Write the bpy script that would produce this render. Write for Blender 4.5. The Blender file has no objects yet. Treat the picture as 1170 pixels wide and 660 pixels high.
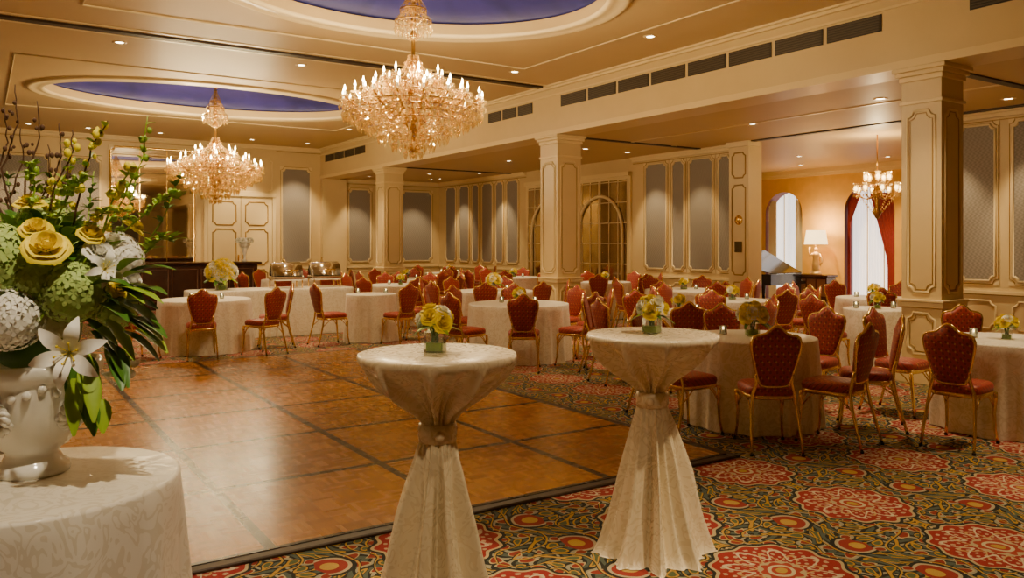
import bpy, math, random
from math import sin, cos, pi, sqrt, atan2, radians
from mathutils import Vector, Matrix
random.seed(7)
V = Vector
sc = bpy.context.scene

# ------------------------------------------------------------------ mesh builder
def frame(d):
    d = V(d).normalized()
    r = V((0,0,1)) if abs(d.z) < .95 else V((1,0,0))
    x = r.cross(d).normalized(); y = d.cross(x).normalized()
    return x, y, d

class MB:
    def __init__(s): s.v=[]; s.f=[]; s.m=[]; s.s=[]
    def add(s, vs, fs, m=0, sm=False):
        b=len(s.v); s.v += [tuple(p) for p in vs]
        for f in fs:
            s.f.append(tuple(b+i for i in f)); s.m.append(m); s.s.append(sm)
    def box(s,x0,x1,y0,y1,z0,z1,m=0,bev=0):
        if bev:
            b=bev
            def ring(i,z): return [(x0+i,y0+i,z),(x1-i,y0+i,z),(x1-i,y1-i,z),(x0+i,y1-i,z)]
            vs=ring(b,z0)+ring(0,z0+b)+ring(0,z1-b)+ring(b,z1); fs=[(3,2,1,0),(12,13,14,15)]
            for k in range(3):
                for i in range(4):
                    j=(i+1)%4; fs.append((4*k+i,4*k+j,4*k+4+j,4*k+4+i))
            s.add(vs,fs,m); return
        vs=[(x0,y0,z0),(x1,y0,z0),(x1,y1,z0),(x0,y1,z0),(x0,y0,z1),(x1,y0,z1),(x1,y1,z1),(x0,y1,z1)]
        s.add(vs,[(3,2,1,0),(4,5,6,7),(0,1,5,4),(1,2,6,5),(2,3,7,6),(3,0,4,7)],m)
    def lathe(s,prof,seg=24,m=0,c=(0,0,0),fn=None,sm=True,ax=None,cap=False):
        vs=[];fs=[];n=len(prof)
        if ax: X,Y,Z=frame(ax)
        for (r,z) in prof:
            for i in range(seg):
                t=2*pi*i/seg; rr=fn(r,z,t) if fn else r
                x,y=rr*cos(t),rr*sin(t)
                if ax: p=V(c)+X*x+Y*y+Z*z
                else: p=V((c[0]+x,c[1]+y,c[2]+z))
                vs.append(p)
        for k in range(n-1):
            for i in range(seg):
                j=(i+1)%seg; fs.append((k*seg+i,k*seg+j,(k+1)*seg+j,(k+1)*seg+i))
        if cap:
            fs.append(tuple(range(seg-1,-1,-1))); fs.append(tuple((n-1)*seg+i for i in range(seg)))
        s.add(vs,fs,m,sm)
    def tube(s,pts,r,seg=6,m=0,closed=False,ref=None,sm=True,taper=None):
        pts=[V(p) for p in pts]; n=len(pts); vs=[];fs=[]
        for i,p in enumerate(pts):
            if closed: t=pts[(i+1)%n]-pts[i-1]
            else: t=pts[min(i+1,n-1)]-pts[max(i-1,0)]
            if t.length<1e-9: t=V((0,0,1))
            t.normalize()
            rf=V(ref) if ref else (V((0,0,1)) if abs(t.z)<.9 else V((0,1,0)))
            a=rf.cross(t)
            if a.length<1e-6: a=V((1,0,0)).cross(t)
            a.normalize(); b=t.cross(a)
            rr=r*(taper[i] if taper else 1)
            for k in range(seg):
                q=2*pi*k/seg; vs.append(p+a*cos(q)*rr+b*sin(q)*rr)
        for i in range(n if closed else n-1):
            j=(i+1)%n
            for k in range(seg):
                l=(k+1)%seg; fs.append((i*seg+k,i*seg+l,j*seg+l,j*seg+k))
        if not closed:
            fs.append(tuple(range(seg-1,-1,-1))); fs.append(tuple((n-1)*seg+k for k in range(seg)))
        s.add(vs,fs,m,sm)
    def layers(s,rings,m=0,sm=True,cap=True):
        n=len(rings[0]); vs=[p for r in rings for p in r]; fs=[]
        for k in range(len(rings)-1):
            for i in range(n):
                j=(i+1)%n; fs.append((k*n+i,k*n+j,(k+1)*n+j,(k+1)*n+i))
        if cap:
            fs.append(tuple(range(n-1,-1,-1))); fs.append(tuple((len(rings)-1)*n+i for i in range(n)))
        s.add(vs,fs,m,sm)
    def sphere(s,c,r,m=0,seg=12,rings=8,sz=1):
        prof=[(max(1e-4,r*sin(pi*k/rings)),-r*sz*cos(pi*k/rings)) for k in range(rings+1)]
        s.lathe(prof,seg,m,c)
    def octa(s,c,r,h,m=0,hb=None):
        x,y,z=c; hb=h if hb is None else hb
        s.add([(x+r,y,z),(x,y+r,z),(x-r,y,z),(x,y-r,z),(x,y,z+h),(x,y,z-hb)],
              [(0,1,4),(1,2,4),(2,3,4),(3,0,4),(1,0,5),(2,1,5),(3,2,5),(0,3,5)],m)
    def mesh(s,name,mats):
        me=bpy.data.meshes.new(name); me.from_pydata(s.v,[],s.f)
        for mt in mats: me.materials.append(mt)
        me.polygons.foreach_set('material_index',s.m); me.polygons.foreach_set('use_smooth',s.s)
        me.update(); return me
    def obj(s,name,mats,loc=(0,0,0),rz=0,parent=None,scale=None):
        return place(name,s.mesh(name,mats),loc,rz,parent,scale)

def place(name,me,loc=(0,0,0),rz=0,parent=None,scale=None):
    o=bpy.data.objects.new(name,me); sc.collection.objects.link(o)
    o.location=loc; o.rotation_euler=(0,0,rz)
    if scale: o.scale=(scale,)*3 if not isinstance(scale,tuple) else scale
    if parent: o.parent=parent
    return o

# ------------------------------------------------------------------ node expressions
class NT:
    def __init__(s,name):
        s.mat=bpy.data.materials.new(name); s.mat.use_nodes=True; s.nt=s.mat.node_tree
        s.b=s.nt.nodes['Principled BSDF']
    def n(s,t,**k):
        x=s.nt.nodes.new(t)
        for a,b in k.items(): setattr(x,a,b)
        return x
    def l(s,a,b): s.nt.links.new(a,b)
    def math(s,op,*a):
        x=s.n('ShaderNodeMath',operation=op)
        for i,q in enumerate(a):
            if isinstance(q,Ex): s.l(q.k,x.inputs[i])
            else: x.inputs[i].default_value=q
        return Ex(s,x.outputs[0])
    def mix(s,f,a,b):
        x=s.n('ShaderNodeMix',data_type='RGBA')
        for i,q in ((0,f),(6,a),(7,b)):
            if isinstance(q,Ex): s.l(q.k,x.inputs[i])
            elif isinstance(q,(tuple,list)): x.inputs[i].default_value=(*q[:3],1)
            else: x.inputs[i].default_value=q
        return Ex(s,x.outputs[2])
    def coord(s,which='Object',scale=None):
        t=s.n('ShaderNodeTexCoord'); o=t.outputs[which]
        if scale:
            m=s.n('ShaderNodeMapping'); m.inputs['Scale'].default_value=scale if isinstance(scale,tuple) else (scale,)*3
            s.l(o,m.inputs[0]); o=m.outputs[0]
        return o
    def noise(s,vec,scale,detail=2,dist=0,out=0):
        x=s.n('ShaderNodeTexNoise'); x.inputs['Scale'].default_value=scale; x.inputs['Detail'].default_value=detail
        x.inputs['Distortion'].default_value=dist; s.l(vec,x.inputs['Vector']); return Ex(s,x.outputs[out])
    def sep(s,vec):
        x=s.n('ShaderNodeSeparateXYZ'); s.l(vec,x.inputs[0]); return [Ex(s,x.outputs[i]) for i in range(3)]
    def bump(s,h,strength=.3,dist=.01):
        x=s.n('ShaderNodeBump'); x.inputs['Strength'].default_value=strength; x.inputs['Distance'].default_value=dist
        s.l(h.k,x.inputs['Height']); s.l(x.outputs[0],s.b.inputs['Normal'])
    def set(s,**k):
        for a,q in k.items():
            i=s.b.inputs[a.replace('_',' ')]
            if isinstance(q,Ex): s.l(q.k,i)
            elif isinstance(q,(tuple,list)): i.default_value=(*q[:3],1)
            else: i.default_value=q
        return s.mat
class Ex:
    def __init__(s,t,k): s.t=t; s.k=k
    def __add__(s,o): return s.t.math('ADD',s,o)
    __radd__=__add__
    def __sub__(s,o): return s.t.math('SUBTRACT',s,o)
    def __mul__(s,o): return s.t.math('MULTIPLY',s,o)
    __rmul__=__mul__
    def __truediv__(s,o): return s.t.math('DIVIDE',s,o)
    def sin(s): return s.t.math('SINE',s)
    def cos(s): return s.t.math('COSINE',s)
    def abs(s): return s.t.math('ABSOLUTE',s)
    def floor(s): return s.t.math('FLOOR',s)
    def sqrt(s): return s.t.math('SQRT',s)
    def lt(s,o): return s.t.math('LESS_THAN',s,o)
    def gt(s,o): return s.t.math('GREATER_THAN',s,o)
    def wrap(s,h): return s.t.math('WRAP',s,h,-h)
    def mod(s,h): return s.t.math('FLOORED_MODULO',s,h)

def M(name,col,rough=.5,metal=0,noise=0,nscale=20,bump=0,**k):
    t=NT(name); a=dict(Roughness=rough,Metallic=metal)
    if noise:
        nz=t.noise(t.coord(),nscale,4)
        c2=tuple(max(0,c*(1-noise)) for c in col); c3=tuple(min(1,c*(1+noise)) for c in col)
        a['Base_Color']=t.mix(nz,c2,c3)
        if bump: t.bump(nz,bump)
    else: a['Base_Color']=col
    t.set(**a)
    for q,v in k.items():
        i=t.b.inputs[q.replace('_',' ')]; i.default_value=(*v,1) if isinstance(v,tuple) else v
    return t.mat
def EM(name,col,st):
    t=NT(name); t.set(Base_Color=col,Emission_Color=col,Emission_Strength=st); t.mat.cycles.emission_sampling='NONE'; return t.mat

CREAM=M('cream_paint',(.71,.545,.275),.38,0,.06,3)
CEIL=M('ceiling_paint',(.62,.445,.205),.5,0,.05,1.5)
TRIMM=M('trim_cream',(.82,.655,.35),.35)
GOLDP=M('gilt_line',(.38,.22,.05),.35,.5)
GOLDWALL=M('ochre_plaster',(.74,.44,.07),.7,0,.15,4)
DARK=M('dark_track',(.035,.018,.008),.5)
GRILLE=M('vent_grille',(.035,.025,.015),.6)
BRASS=M('brass',(.92,.64,.20),.18,1)
BRASSD=M('antique_brass',(.50,.27,.06),.3,1)
MIRR=M('mirror_glass',(.88,.82,.70),.03,1)
SMOKE=M('smoked_mirror',(.40,.30,.17),.08,.9)
SILVER=M('silver',(.75,.72,.66),.15,1)
BLACK=M('black_lacquer',(.012,.01,.01),.12)
DWOOD=M('dark_wood',(.05,.015,.007),.25,0,.4,8)
WHITEC=M('white_ceramic',(.88,.85,.76),.14,0,.04,9)
BULB=EM('bulb_glow',(1,.72,.28),75)
DOWN=EM('downlight_glow',(1,.82,.50),18)
DAY=EM('daylight_sheer',(.95,.90,.86),1.5)
SHADE=EM('lamp_shade_linen',(1,.74,.34),3.2)
BURG=M('burgundy_drape',(.28,.02,.02),.7,0,.3,20)

# fabric wall panel
t=NT('panel_fabric'); c=t.coord(); x,y,z=t.sep(c)
p=((x+y)*90+(z*60).sin()*1.2).sin()*(z*90).sin()
FAB=t.set(Base_Color=t.mix(p*.5+.5,(.22,.19,.16),(.33,.30,.26)),Roughness=.6)
# damask cloth
t=NT('damask_cloth'); c=t.coord()
nz=t.noise(c,6,1,3.2); w=((nz*26).sin()).gt(.3)
DAM=t.set(Base_Color=t.mix(w,(.88,.82,.69),(.77,.70,.55)),Roughness=t.math('SUBTRACT',.58,w*.3),Sheen_Weight=.2)
# satin for cocktail
t=NT('satin_cloth'); c=t.coord(); nz=t.noise(c,7,1,2.6); w=((nz*26).sin()).gt(.45)
SAT=t.set(Base_Color=t.mix(w,(.87,.78,.60),(.82,.72,.53)),Roughness=t.math('SUBTRACT',.32,w*.10),Specular_IOR_Level=.9)
# red chair fabric
t=NT('red_upholstery'); c=t.coord(); x,y,z=t.sep(c)
a=((x*125).sin()*((z+y)*125).sin()); b=((x*62+1.5).sin()*((z+y)*62).sin()).abs()
col=t.mix(a.gt(.25),(.36,.026,.009),(.20,.014,.006)); col=t.mix((a-.25).abs().lt(.08),col,(.44,.09,.015)); col=t.mix(b.gt(.93),col,(.55,.22,.04))
REDF=t.set(Base_Color=col,Roughness=.5,Sheen_Weight=.1)
# blue dome
t=NT('blue_dome'); c=t.coord(); nz=t.noise(c,1.3,5,1)
DOMEB=t.set(Base_Color=t.mix(nz,(.003,.008,.06),(.045,.038,.28)),Roughness=.5)

# carpet
t=NT('ornate_carpet'); c=t.coord(); x,y,z=t.sep(c)
wn=t.n('ShaderNodeTexNoise'); wn.inputs['Scale'].default_value=6; wn.inputs['Detail'].default_value=1; t.l(c,wn.inputs['Vector'])
wx,wy,wz=t.sep(wn.outputs['Color'])
X=x+(wx-.5)*.045; Y=y+(wy-.5)*.045
ax=(X-4.43).wrap(1.2); ay=(Y-2.94).wrap(.42); bx=(X-5.63).wrap(1.2); by=(Y-3.36).wrap(.42)
dA=(ax*ax+ay*ay).sqrt(); dB=(bx*bx+by*by).sqrt(); A=dA.lt(dB)
lx=bx+(ax-bx)*A; ly=by+(ay-by)*A
r=(lx*lx+ly*ly).sqrt(); th=t.math('ARCTAN2',ly,lx)
alx=lx.abs(); aly=ly.abs()
s1=((r*30)+(th*6).cos()*1.9).sin()
s2=(alx*27+(aly*19).sin()*1.8).sin()*(aly*29+(alx*17).sin()*1.7).cos()
s3=(alx*47-aly*43+(r*34).sin()*1.5).sin()
BK=(.011,.015,.012)
col=t.mix(s3.gt(.50),BK,(.085,.12,.10))
col=t.mix(s3.lt(-.78),col,(.38,.37,.27))
col=t.mix(s2.lt(-.46),col,(.30,.03,.015))
col=t.mix((s2+.46).abs().lt(.08),col,(.60,.48,.25))
col=t.mix(s2.gt(.46),col,(.58,.33,.04))
col=t.mix((s2-.46).abs().lt(.08),col,(.012,.015,.012))
col=t.mix(s2.gt(.78),col,(.10,.14,.06))
col=t.mix((s1.abs()).lt(.15),col,(.60,.36,.05))
col=t.mix((s1-.26).abs().lt(.10),col,BK)
ex=(alx-.6).abs(); er=(ex*ex+aly*aly).sqrt()
col=t.mix(er.lt(.13),col,BK); col=t.mix(er.lt(.11),col,(.55,.46,.30)); col=t.mix(er.lt(.092),col,(.34,.03,.02)); col=t.mix(er.lt(.045),col,(.60,.38,.07))
rs=r+(th*12).cos()*.016
col=t.mix(rs.lt(.352),col,BK)
col=t.mix(rs.lt(.333),col,(.60,.48,.26))
col=t.mix(rs.lt(.315),col,(.36,.020,.018))
pet=((th*8).cos()*.5+.5)*.12+.15
pet2=((th*8+3.14).cos()*.5+.5)*.10+.12
col=t.mix((r-pet2).abs().lt(.010),col,(.62,.38,.14))
lace=((r*95).sin()*(th*24).sin()).gt(.45)*r.lt(.29)*r.gt(.10)
col=t.mix(lace,col,(.62,.44,.28))
col=t.mix((r-pet).abs().lt(.011),col,(.74,.62,.44))
col=t.mix(r.lt(.12),col,(.55,.45,.26)); col=t.mix((r+(th*8).cos()*.012).lt(.10),col,(.42,.05,.03)); col=t.mix((r-.06).abs().lt(.010),col,(.70,.60,.38)); col=t.mix(r.lt(.03),col,(.55,.35,.06))
fz=t.noise(c,220,1)
CARPET=t.set(Base_Color=t.mix(fz*.45,col,(.012,.009,.006)),Roughness=.95); t.bump(fz,.4,.01)

# parquet
PX,PY=1.125,1.18
t=NT('parquet'); c=t.coord(); x,y,z=t.sep(c)
bx=(x+PX*.5).mod(PX)-PX*.5; by=(y+PY*.5).mod(PY)-PY*.5
border=t.math('MAXIMUM',bx.abs().lt(.030),by.abs().lt(.030))
q=.1475; ix=(x/q).floor(); iy=(y/q).floor(); ch=(ix+iy).mod(2)
sl=x/(q/5)*ch+ y/(q/5)*(t.math('SUBTRACT',1,ch)); isl=sl.floor()
cv=t.n('ShaderNodeCombineXYZ'); t.l(ix.k,cv.inputs[0]); t.l(iy.k,cv.inputs[1]); t.l(isl.k,cv.inputs[2])
wh=t.n('ShaderNodeTexWhiteNoise'); t.l(cv.outputs[0],wh.inputs['Vector']); wv=Ex(t,wh.outputs[0])
cv2=t.n('ShaderNodeCombineXYZ'); px=(x/PX+.01).floor(); py=(y/PY+.01).floor(); t.l(px.k,cv2.inputs[0]); t.l(py.k,cv2.inputs[1])
wh2=t.n('ShaderNodeTexWhiteNoise'); t.l(cv2.outputs[0],wh2.inputs['Vector']); pv=Ex(t,wh2.outputs[0])
gr=t.noise(c,60,3)
k=wv*.32+ch*.17+pv*.28+gr*.2
col=t.mix(k,(.20,.066,.006),(.46,.190,.018))
edge=(sl.mod(1)-.5).abs().gt(.46)
col=t.mix(edge*.4,col,(.10,.032,.006)); col=t.mix(border,col,(.006,.004,.003))
PARQ=t.set(Base_Color=col,Roughness=wv*.04+.25,Specular_IOR_Level=.42)

# crystal: glossy + transparent
def crystal():
    m=bpy.data.materials.new('crystal'); m.use_nodes=True; nt=m.node_tree; nt.nodes.clear()
    o=nt.nodes.new('ShaderNodeOutputMaterial'); mx=nt.nodes.new('ShaderNodeMixShader'); g=nt.nodes.new('ShaderNodeBsdfGlossy')
    tr=nt.nodes.new('ShaderNodeBsdfTransparent'); g.inputs['Roughness'].default_value=.09; g.inputs['Color'].default_value=(1,.88,.55,1)
    tr.inputs['Color'].default_value=(1,.94,.78,1); mx.inputs[0].default_value=.58
    tl=nt.nodes.new('ShaderNodeBsdfTranslucent'); tl.inputs['Color'].default_value=(1,.78,.36,1); m2=nt.nodes.new('ShaderNodeMixShader'); m2.inputs[0].default_value=.22
    nt.links.new(g.outputs[0],m2.inputs[1]); nt.links.new(tl.outputs[0],m2.inputs[2])
    nt.links.new(tr.outputs[0],mx.inputs[1]); nt.links.new(m2.outputs[0],mx.inputs[2]); nt.links.new(mx.outputs[0],o.inputs[0]); return m
CRYS=crystal()
GLASS=M('clear_glass',(.9,.95,.9),.03,0,Transmission_Weight=.9,IOR=1.3)
YEL=M('yellow_petal',(.92,.74,.0),.55,0,.08,30)
WPET=M('white_petal',(.90,.88,.78),.5,0,.05,30)
GHYD=M('green_hydrangea',(.42,.58,.14),.6,0,.3,25)
MHYD=M('mauve_hydrangea',(.56,.52,.30),.6,0,.35,25)
LEAF=M('leaf_green',(.07,.19,.02),.4,0,.4,12)
LEAFL=M('leaf_light',(.30,.46,.03),.45,0,.3,15)
TWIG=M('twig',(.10,.04,.015),.7)

# ------------------------------------------------------------------ room
ZC=4.5; ZL=3.62; BX=8.83; YF=24.1; XR=13.0; XB=19.0; X0=-5.0; Y0=-6.0
b=MB(); b.box(X0,XB,Y0,YF,-.1,0); b.obj('floor',[CARPET])
b=MB()
W=8*PX; D=6*PY; DX=4.62
b.box(-W,0,0,D,0,.022,0)
b.obj('dance_floor',[PARQ],(DX,4.1,0.001))
b=MB()
for (x0,x1,y0,y1) in ((DX-W,DX,4.03,4.1),(DX-W,DX,4.1+D,4.17+D)): b.box(x0,x1,y0,y1,0,.02,0,.006)
b.box(DX,DX+.07,4.03,4.17+D,0,.02,0,.006); b.obj('trim_dance_floor',[DARK])

DOMES=[((4.25,8.3),2.3,1.85),((4.0,17.2),3.0,1.8)]
PATCH=[(1.2,7.3,5.6,11.0),(.6,7.4,14.6,19.8)]
b=MB()
def q(x0,x1,y0,y1,z): b.add([(x0,y0,z),(x0,y1,z),(x1,y1,z),(x1,y0,z)],[(0,1,2,3)])
q(X0,BX,Y0,5.6,ZC); q(X0,BX,11.0,14.6,ZC); q(X0,BX,19.8,YF,ZC)
q(X0,1.2,5.6,11,ZC); q(7.3,BX,5.6,11,ZC); q(X0,.6,14.6,19.8,ZC); q(7.4,BX,14.6,19.8,ZC)
for (ctr,a,bb),(x0,x1,y0,y1) in zip(DOMES,PATCH):
    N=96; ins=[];out=[]
    for i in range(N):
        th=2*pi*i/N; ex,ey=ctr[0]+a*cos(th),ctr[1]+bb*sin(th); ins.append((ex,ey,ZC))
        dx,dy=ex-ctr[0],ey-ctr[1]; s_=1e9
        if dx>1e-6: s_=min(s_,(x1-ctr[0])/dx)
        if dx<-1e-6: s_=min(s_,(x0-ctr[0])/dx)
        if dy>1e-6: s_=min(s_,(y1-ctr[1])/dy)
        if dy<-1e-6: s_=min(s_,(y0-ctr[1])/dy)
        out.append((ctr[0]+dx*s_,ctr[1]+dy*s_,ZC))
    b.add(ins+out,[(i,(i+1)%N,N+(i+1)%N,N+i) for i in range(N)])
    for cx,cy in ((x0,y0),(x1,y0),(x1,y1),(x0,y1)):
        for i in range(N):
            p,p2=out[i],out[(i+1)%N]
            if abs(p[0]-p2[0])>1e-5 and abs(p[1]-p2[1])>1e-5 and (p[0]-cx)**2+(p[1]-cy)**2<.5 :
                b.add([p,p2,(cx,cy,ZC)],[(0,1,2)])
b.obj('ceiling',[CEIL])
for i,((cx,cy),a,bb) in enumerate(DOMES):
    d=MB(); N=96
    def el(k,z,da=0): return [(cx+(a+da)*k*cos(2*pi*j/N),cy+(bb+da)*k*sin(2*pi*j/N),z) for j in range(N)]
    d.layers([el(1,ZC-.0),el(1,ZC+.14)],0,True,False)
    d.layers([el(1,ZC+.14),el(1,ZC+.14,.05),el(1.0,ZC+.2,.05),el(.85,ZC+.38),el(.6,ZC+.5),el(.3,ZC+.57),el(.02,ZC+.59)],1,True,False)
    d.layers([el(1,ZC+.0),el(1,ZC-.035,.0),el(1,ZC-.05,.04),el(1,ZC-.035,.09),el(1,ZC-.03,.2),el(1,ZC-.05,.24),el(1,ZC-.03,.29),el(1,ZC,.31)],2,True,False)
    d.obj('ceiling_dome',[CEIL,DOMEB,TRIMM])
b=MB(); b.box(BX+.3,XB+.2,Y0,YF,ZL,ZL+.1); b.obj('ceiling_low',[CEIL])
# beam
b=MB(); b.box(BX,BX+.54,Y0,YF,ZL-.04,ZC+.1,0)
b.box(BX-.03,BX,Y0,YF,ZL-.04,ZL+.05,1); b.box(BX-.05,BX,Y0,YF,ZC-.07,ZC,1); b.box(BX-.1,BX,Y0,YF,ZC-.03,ZC,1); b.box(BX-.02,BX,Y0,YF,ZC-.2,ZC-.17,1)
b.obj('trim_beam',[CREAM,TRIMM])
b=MB()
def grille(y0,y1,n):
    w=(y1-y0)/n
    for i in range(n):
        a,c_=y0+i*w+.03,y0+(i+1)*w-.03
        b.box(BX-.012,BX+.0,a,c_,4.07,4.27,0)
        for k in range(6): b.box(BX-.02,BX-.01,a+.02,c_-.02,4.085+k*.031,4.1+k*.031,1)
grille(5.45,11.75,8); grille(12.6,14.25,3); grille(20.6,23.7,4); grille(-3,4.5,9)
b.obj('air_vent',[GRILLE,M('vent_slat',(.075,.052,.03),.5)])
# tracks
b=MB(); b.box(X0,BX-.1,12.15,12.30,ZC-.03,ZC); b.box(X0,BX-.1,12.0,12.06,ZC-.012,ZC,1); b.box(X0,BX-.1,12.4,12.46,ZC-.012,ZC,1)
b.box(BX+.54,XR,12.15,12.27,ZL-.02,ZL); b.box(BX+.54,XR,5.0,5.12,ZL-.02,ZL); b.box(12.74,12.86,5.12,11,ZL-.02,ZL)
b.box(BX+.54,XR,19.5,19.62,ZL-.02,ZL); b.box(10.9,10.96,5.12,12.15,ZL-.012,ZL,1)
b.obj('trim_ceiling_track',[DARK,TRIMM])
b=MB()
for (x0,x1,y0,y1) in PATCH+[(X0+.4,BX-.5,-3,3.5)]:
    b.tube([(x0-.15,y0-.1,ZC-.0),(x1+.3,y0-.1,ZC),(x1+.3,y1+.1,ZC),(x0-.15,y1+.1,ZC)],.02,6,0,True,(0,0,1))
b.obj('trim_ceiling',[TRIMM])

# walls + panel utilities
def arcpath(u0,u1,z0,z1,c=.09,n=4):
    P=[]
    for (cu,cz,a0) in ((u0,z0,90),(u1,z0,180),(u1,z1,270),(u0,z1,0)):
        for i in range(n+1):
            a=radians(a0-90*i/n); P.append((cu+c*cos(a),cz+c*sin(a)))
    return P
class Wall:
    def __init__(s,P0,U,N): s.P=V(P0);s.U=V(U);s.N=V(N);s.b=MB()
    def p(s,u,z,o): return s.P+s.U*u+V((0,0,z))+s.N*o
    def bx(s,u0,u1,z0,z1,o0,o1,m):
        P=[s.p(u,z,o) for o in (o0,o1) for (u,z) in ((u0,z0),(u1,z0),(u1,z1),(u0,z1))]
        s.b.add(P,[(0,1,2,3),(7,6,5,4),(0,4,5,1),(1,5,6,2),(2,6,7,3),(3,7,4,0)],m)
    def fr(s,u0,u1,z0,z1,r=.018,m=1,c=.08,o=.005): s.b.tube([s.p(u,z,o) for u,z in arcpath(u0,u1,z0,z1,c)],r,6,m,True,s.N)
    def fab(s,u0,u1,z0,z1,c=.1):
        s.bx(u0-.06,u1+.06,z0-.06,z1+.06,.001,.012,1)
        P=arcpath(u0,u1,z0,z1,c); s.b.add([s.p(u,z,.016) for u,z in P],[tuple(range(len(P)))],3)
        s.fr(u0,u1,z0,z1,.022,1,c,.015); s.fr(u0-.045,u1+.045,z0-.045,z1+.045,.008,2,c,.014)
    def base(s,u0,u1,top):
        s.bx(u0,u1,0,.16,0,.025,1); s.bx(u0,u1,.16,.19,0,.015,2); s.bx(u0,u1,.80,.85,0,.04,1); s.bx(u0,u1,.785,.8,0,.02,2)
        s.bx(u0,u1,top-.05,top,0,.11,1); s.bx(u0,u1,top-.11,top-.05,0,.06,1); s.bx(u0,u1,top-.16,top-.145,0,.02,2)
    def done(s,name): return s.b.obj(name,[CREAM,TRIMM,GOLDP,FAB,MIRR,SMOKE,BRASS])
# far wall
b=MB(); b.box(X0-.1,XB+.2,YF,YF+.15,-.1,ZC+.1); b.obj('wall_far',[CREAM])
w=Wall((0,YF,0),(1,0,0),(0,-1,0))
w.base(X0,5.3,ZC); w.base(7.45,BX,ZC); w.base(BX+.54,XR,ZL); w.bx(5.3,7.45,ZC-.05,ZC,0,.11,1); w.bx(5.3,7.45,ZC-.11,ZC-.05,0,.06,1)
for a,c_ in ((-4.4,-3.2),(-2.9,-1.7),(-1.3,-.1),(.3,1.5),(1.76,2.7),(7.62,8.5)):
    w.fab(a,c_,1.0,3.85); w.fr(a,c_,.27,.7)
w.bx(2.9,5.15,.9,4.25,.002,.03,1); w.bx(2.97,5.08,.97,4.18,.03,.035,4)
w.fr(2.95,5.1,.95,4.2,.03,6,.1,.03)
for u in (3.67,4.37): w.bx(u-.012,u+.012,.97,4.18,.035,.045,6)
w.fr(3.0,5.05,.27,.7)
for a,c_ in ((9.75,10.5),(11.6,12.7)): w.fab(a,c_,1.0,3.3); w.fr(a,c_,.27,.7)
w.fr(5.47,7.32,3.1,4.1)
w.done('trim_far')
# double door
w=Wall((0,YF-.002,0),(1,0,0),(0,-1,0))
w.bx(5.36,5.46,0,3.06,0,.07,1); w.bx(7.32,7.42,0,3.06,0,.07,1); w.bx(5.36,7.42,2.96,3.08,0,.09,1)
for u0,u1 in ((5.47,6.385),(6.4,7.31)):
    w.bx(u0,u1,.005,2.95,.0,.045,1)
    for z0,z1 in ((.15,.8),(.95,2.0),(2.12,2.8)): w.fr(u0+.13,u1-.13,z0,z1,.018,2,.09,.045)
w.bx(6.3,6.34,1.0,1.25,.045,.08,6); w.bx(6.44,6.48,1.0,1.25,.045,.08,6); w.bx(6.385,6.4,0,2.95,0,.03,2)
w.done('door_1')
# right wall
b=MB(); b.box(XR,XR+.15,Y0,7.5,0,ZL); b.box(XR,XR+.15,10.75,YF,0,ZL); b.obj('wall_right',[CREAM])
w=Wall((XR,0,0),(0,1,0),(-1,0,0)); w.base(Y0,7.5,ZL); w.base(11.2,14.4,ZL); w.base(18.9,YF,ZL)
for a,c_ in ((13.28,13.97),(12.73,13.1),(11.9,12.58),(11.4,11.74),(19.3,19.9),(20.1,20.5),(20.7,21.3),(21.5,21.9),(22.1,22.7),(22.95,23.6),(6.2,6.74),(5.2,5.95),(4.3,4.95),(3.2,4.0),(2.0,2.9),(.5,1.6),(7.0,7.35)):
    if a==7.0: w.fr(a,c_,1,3.4)
    else: w.fab(a,c_,1.0,3.42,.08)
    w.fr(a,c_,.27,.7)
w.bx(10.72,11.22,0,ZL,0,.28,0); w.bx(10.68,11.26,0,.2,0,.32,1); w.bx(10.68,11.26,ZL-.1,ZL,0,.34,1)
w.fr(10.80,11.14,2.9,3.4,.015,2,.06,.28); w.fr(10.80,11.14,.95,2.75,.015,2,.06,.28); w.fr(10.80,11.14,.28,.8,.015,2,.06,.28)
w.bx(10.88,11.06,1.4,1.62,.28,.3,5)
w.b.lathe([(.001,.02),(.09,.018),(.1,0)],20,6,w.p(10.97,2.05,.28),None,True,(-1,0,0))
w.done('trim_right')
# french doors, smoked mirror with gilt lattice
w=Wall((XR-.002,0,0),(0,1,0),(-1,0,0))
w.bx(14.45,18.85,0,3.2,0,.05,1); w.bx(14.45,18.85,3.2,3.3,0,.12,1)
for i in range(4):
    a=14.55+i*1.06; c_=a+1.0; w.bx(a,c_,.05,3.12,.05,.055,5)
    for k in range(4): u=a+k*(c_-a)/3; w.bx(u-.011,u+.011,.05,3.12,.055,.07,1)
    for k in range(7): zz=.08+k*.5; w.bx(a,c_,zz-.009,zz+.009,.055,.07,1)
    w.bx(a,c_,.05,.5,.055,.07,1); w.fr(a+.1,c_-.1,.13,.43,.012,2,.05,.07)
for a in (14.7,16.8):
    P=[w.p(a,0.5,.085)]+[w.p(a+.85-.85*cos(pi*i/14),1.9+.85*sin(pi*i/14),.085) for i in range(15)]+[w.p(a+1.7,.5,.085)]
    w.b.tube(P,.04,6,1,False,w.N)
w.done('door_2')
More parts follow.
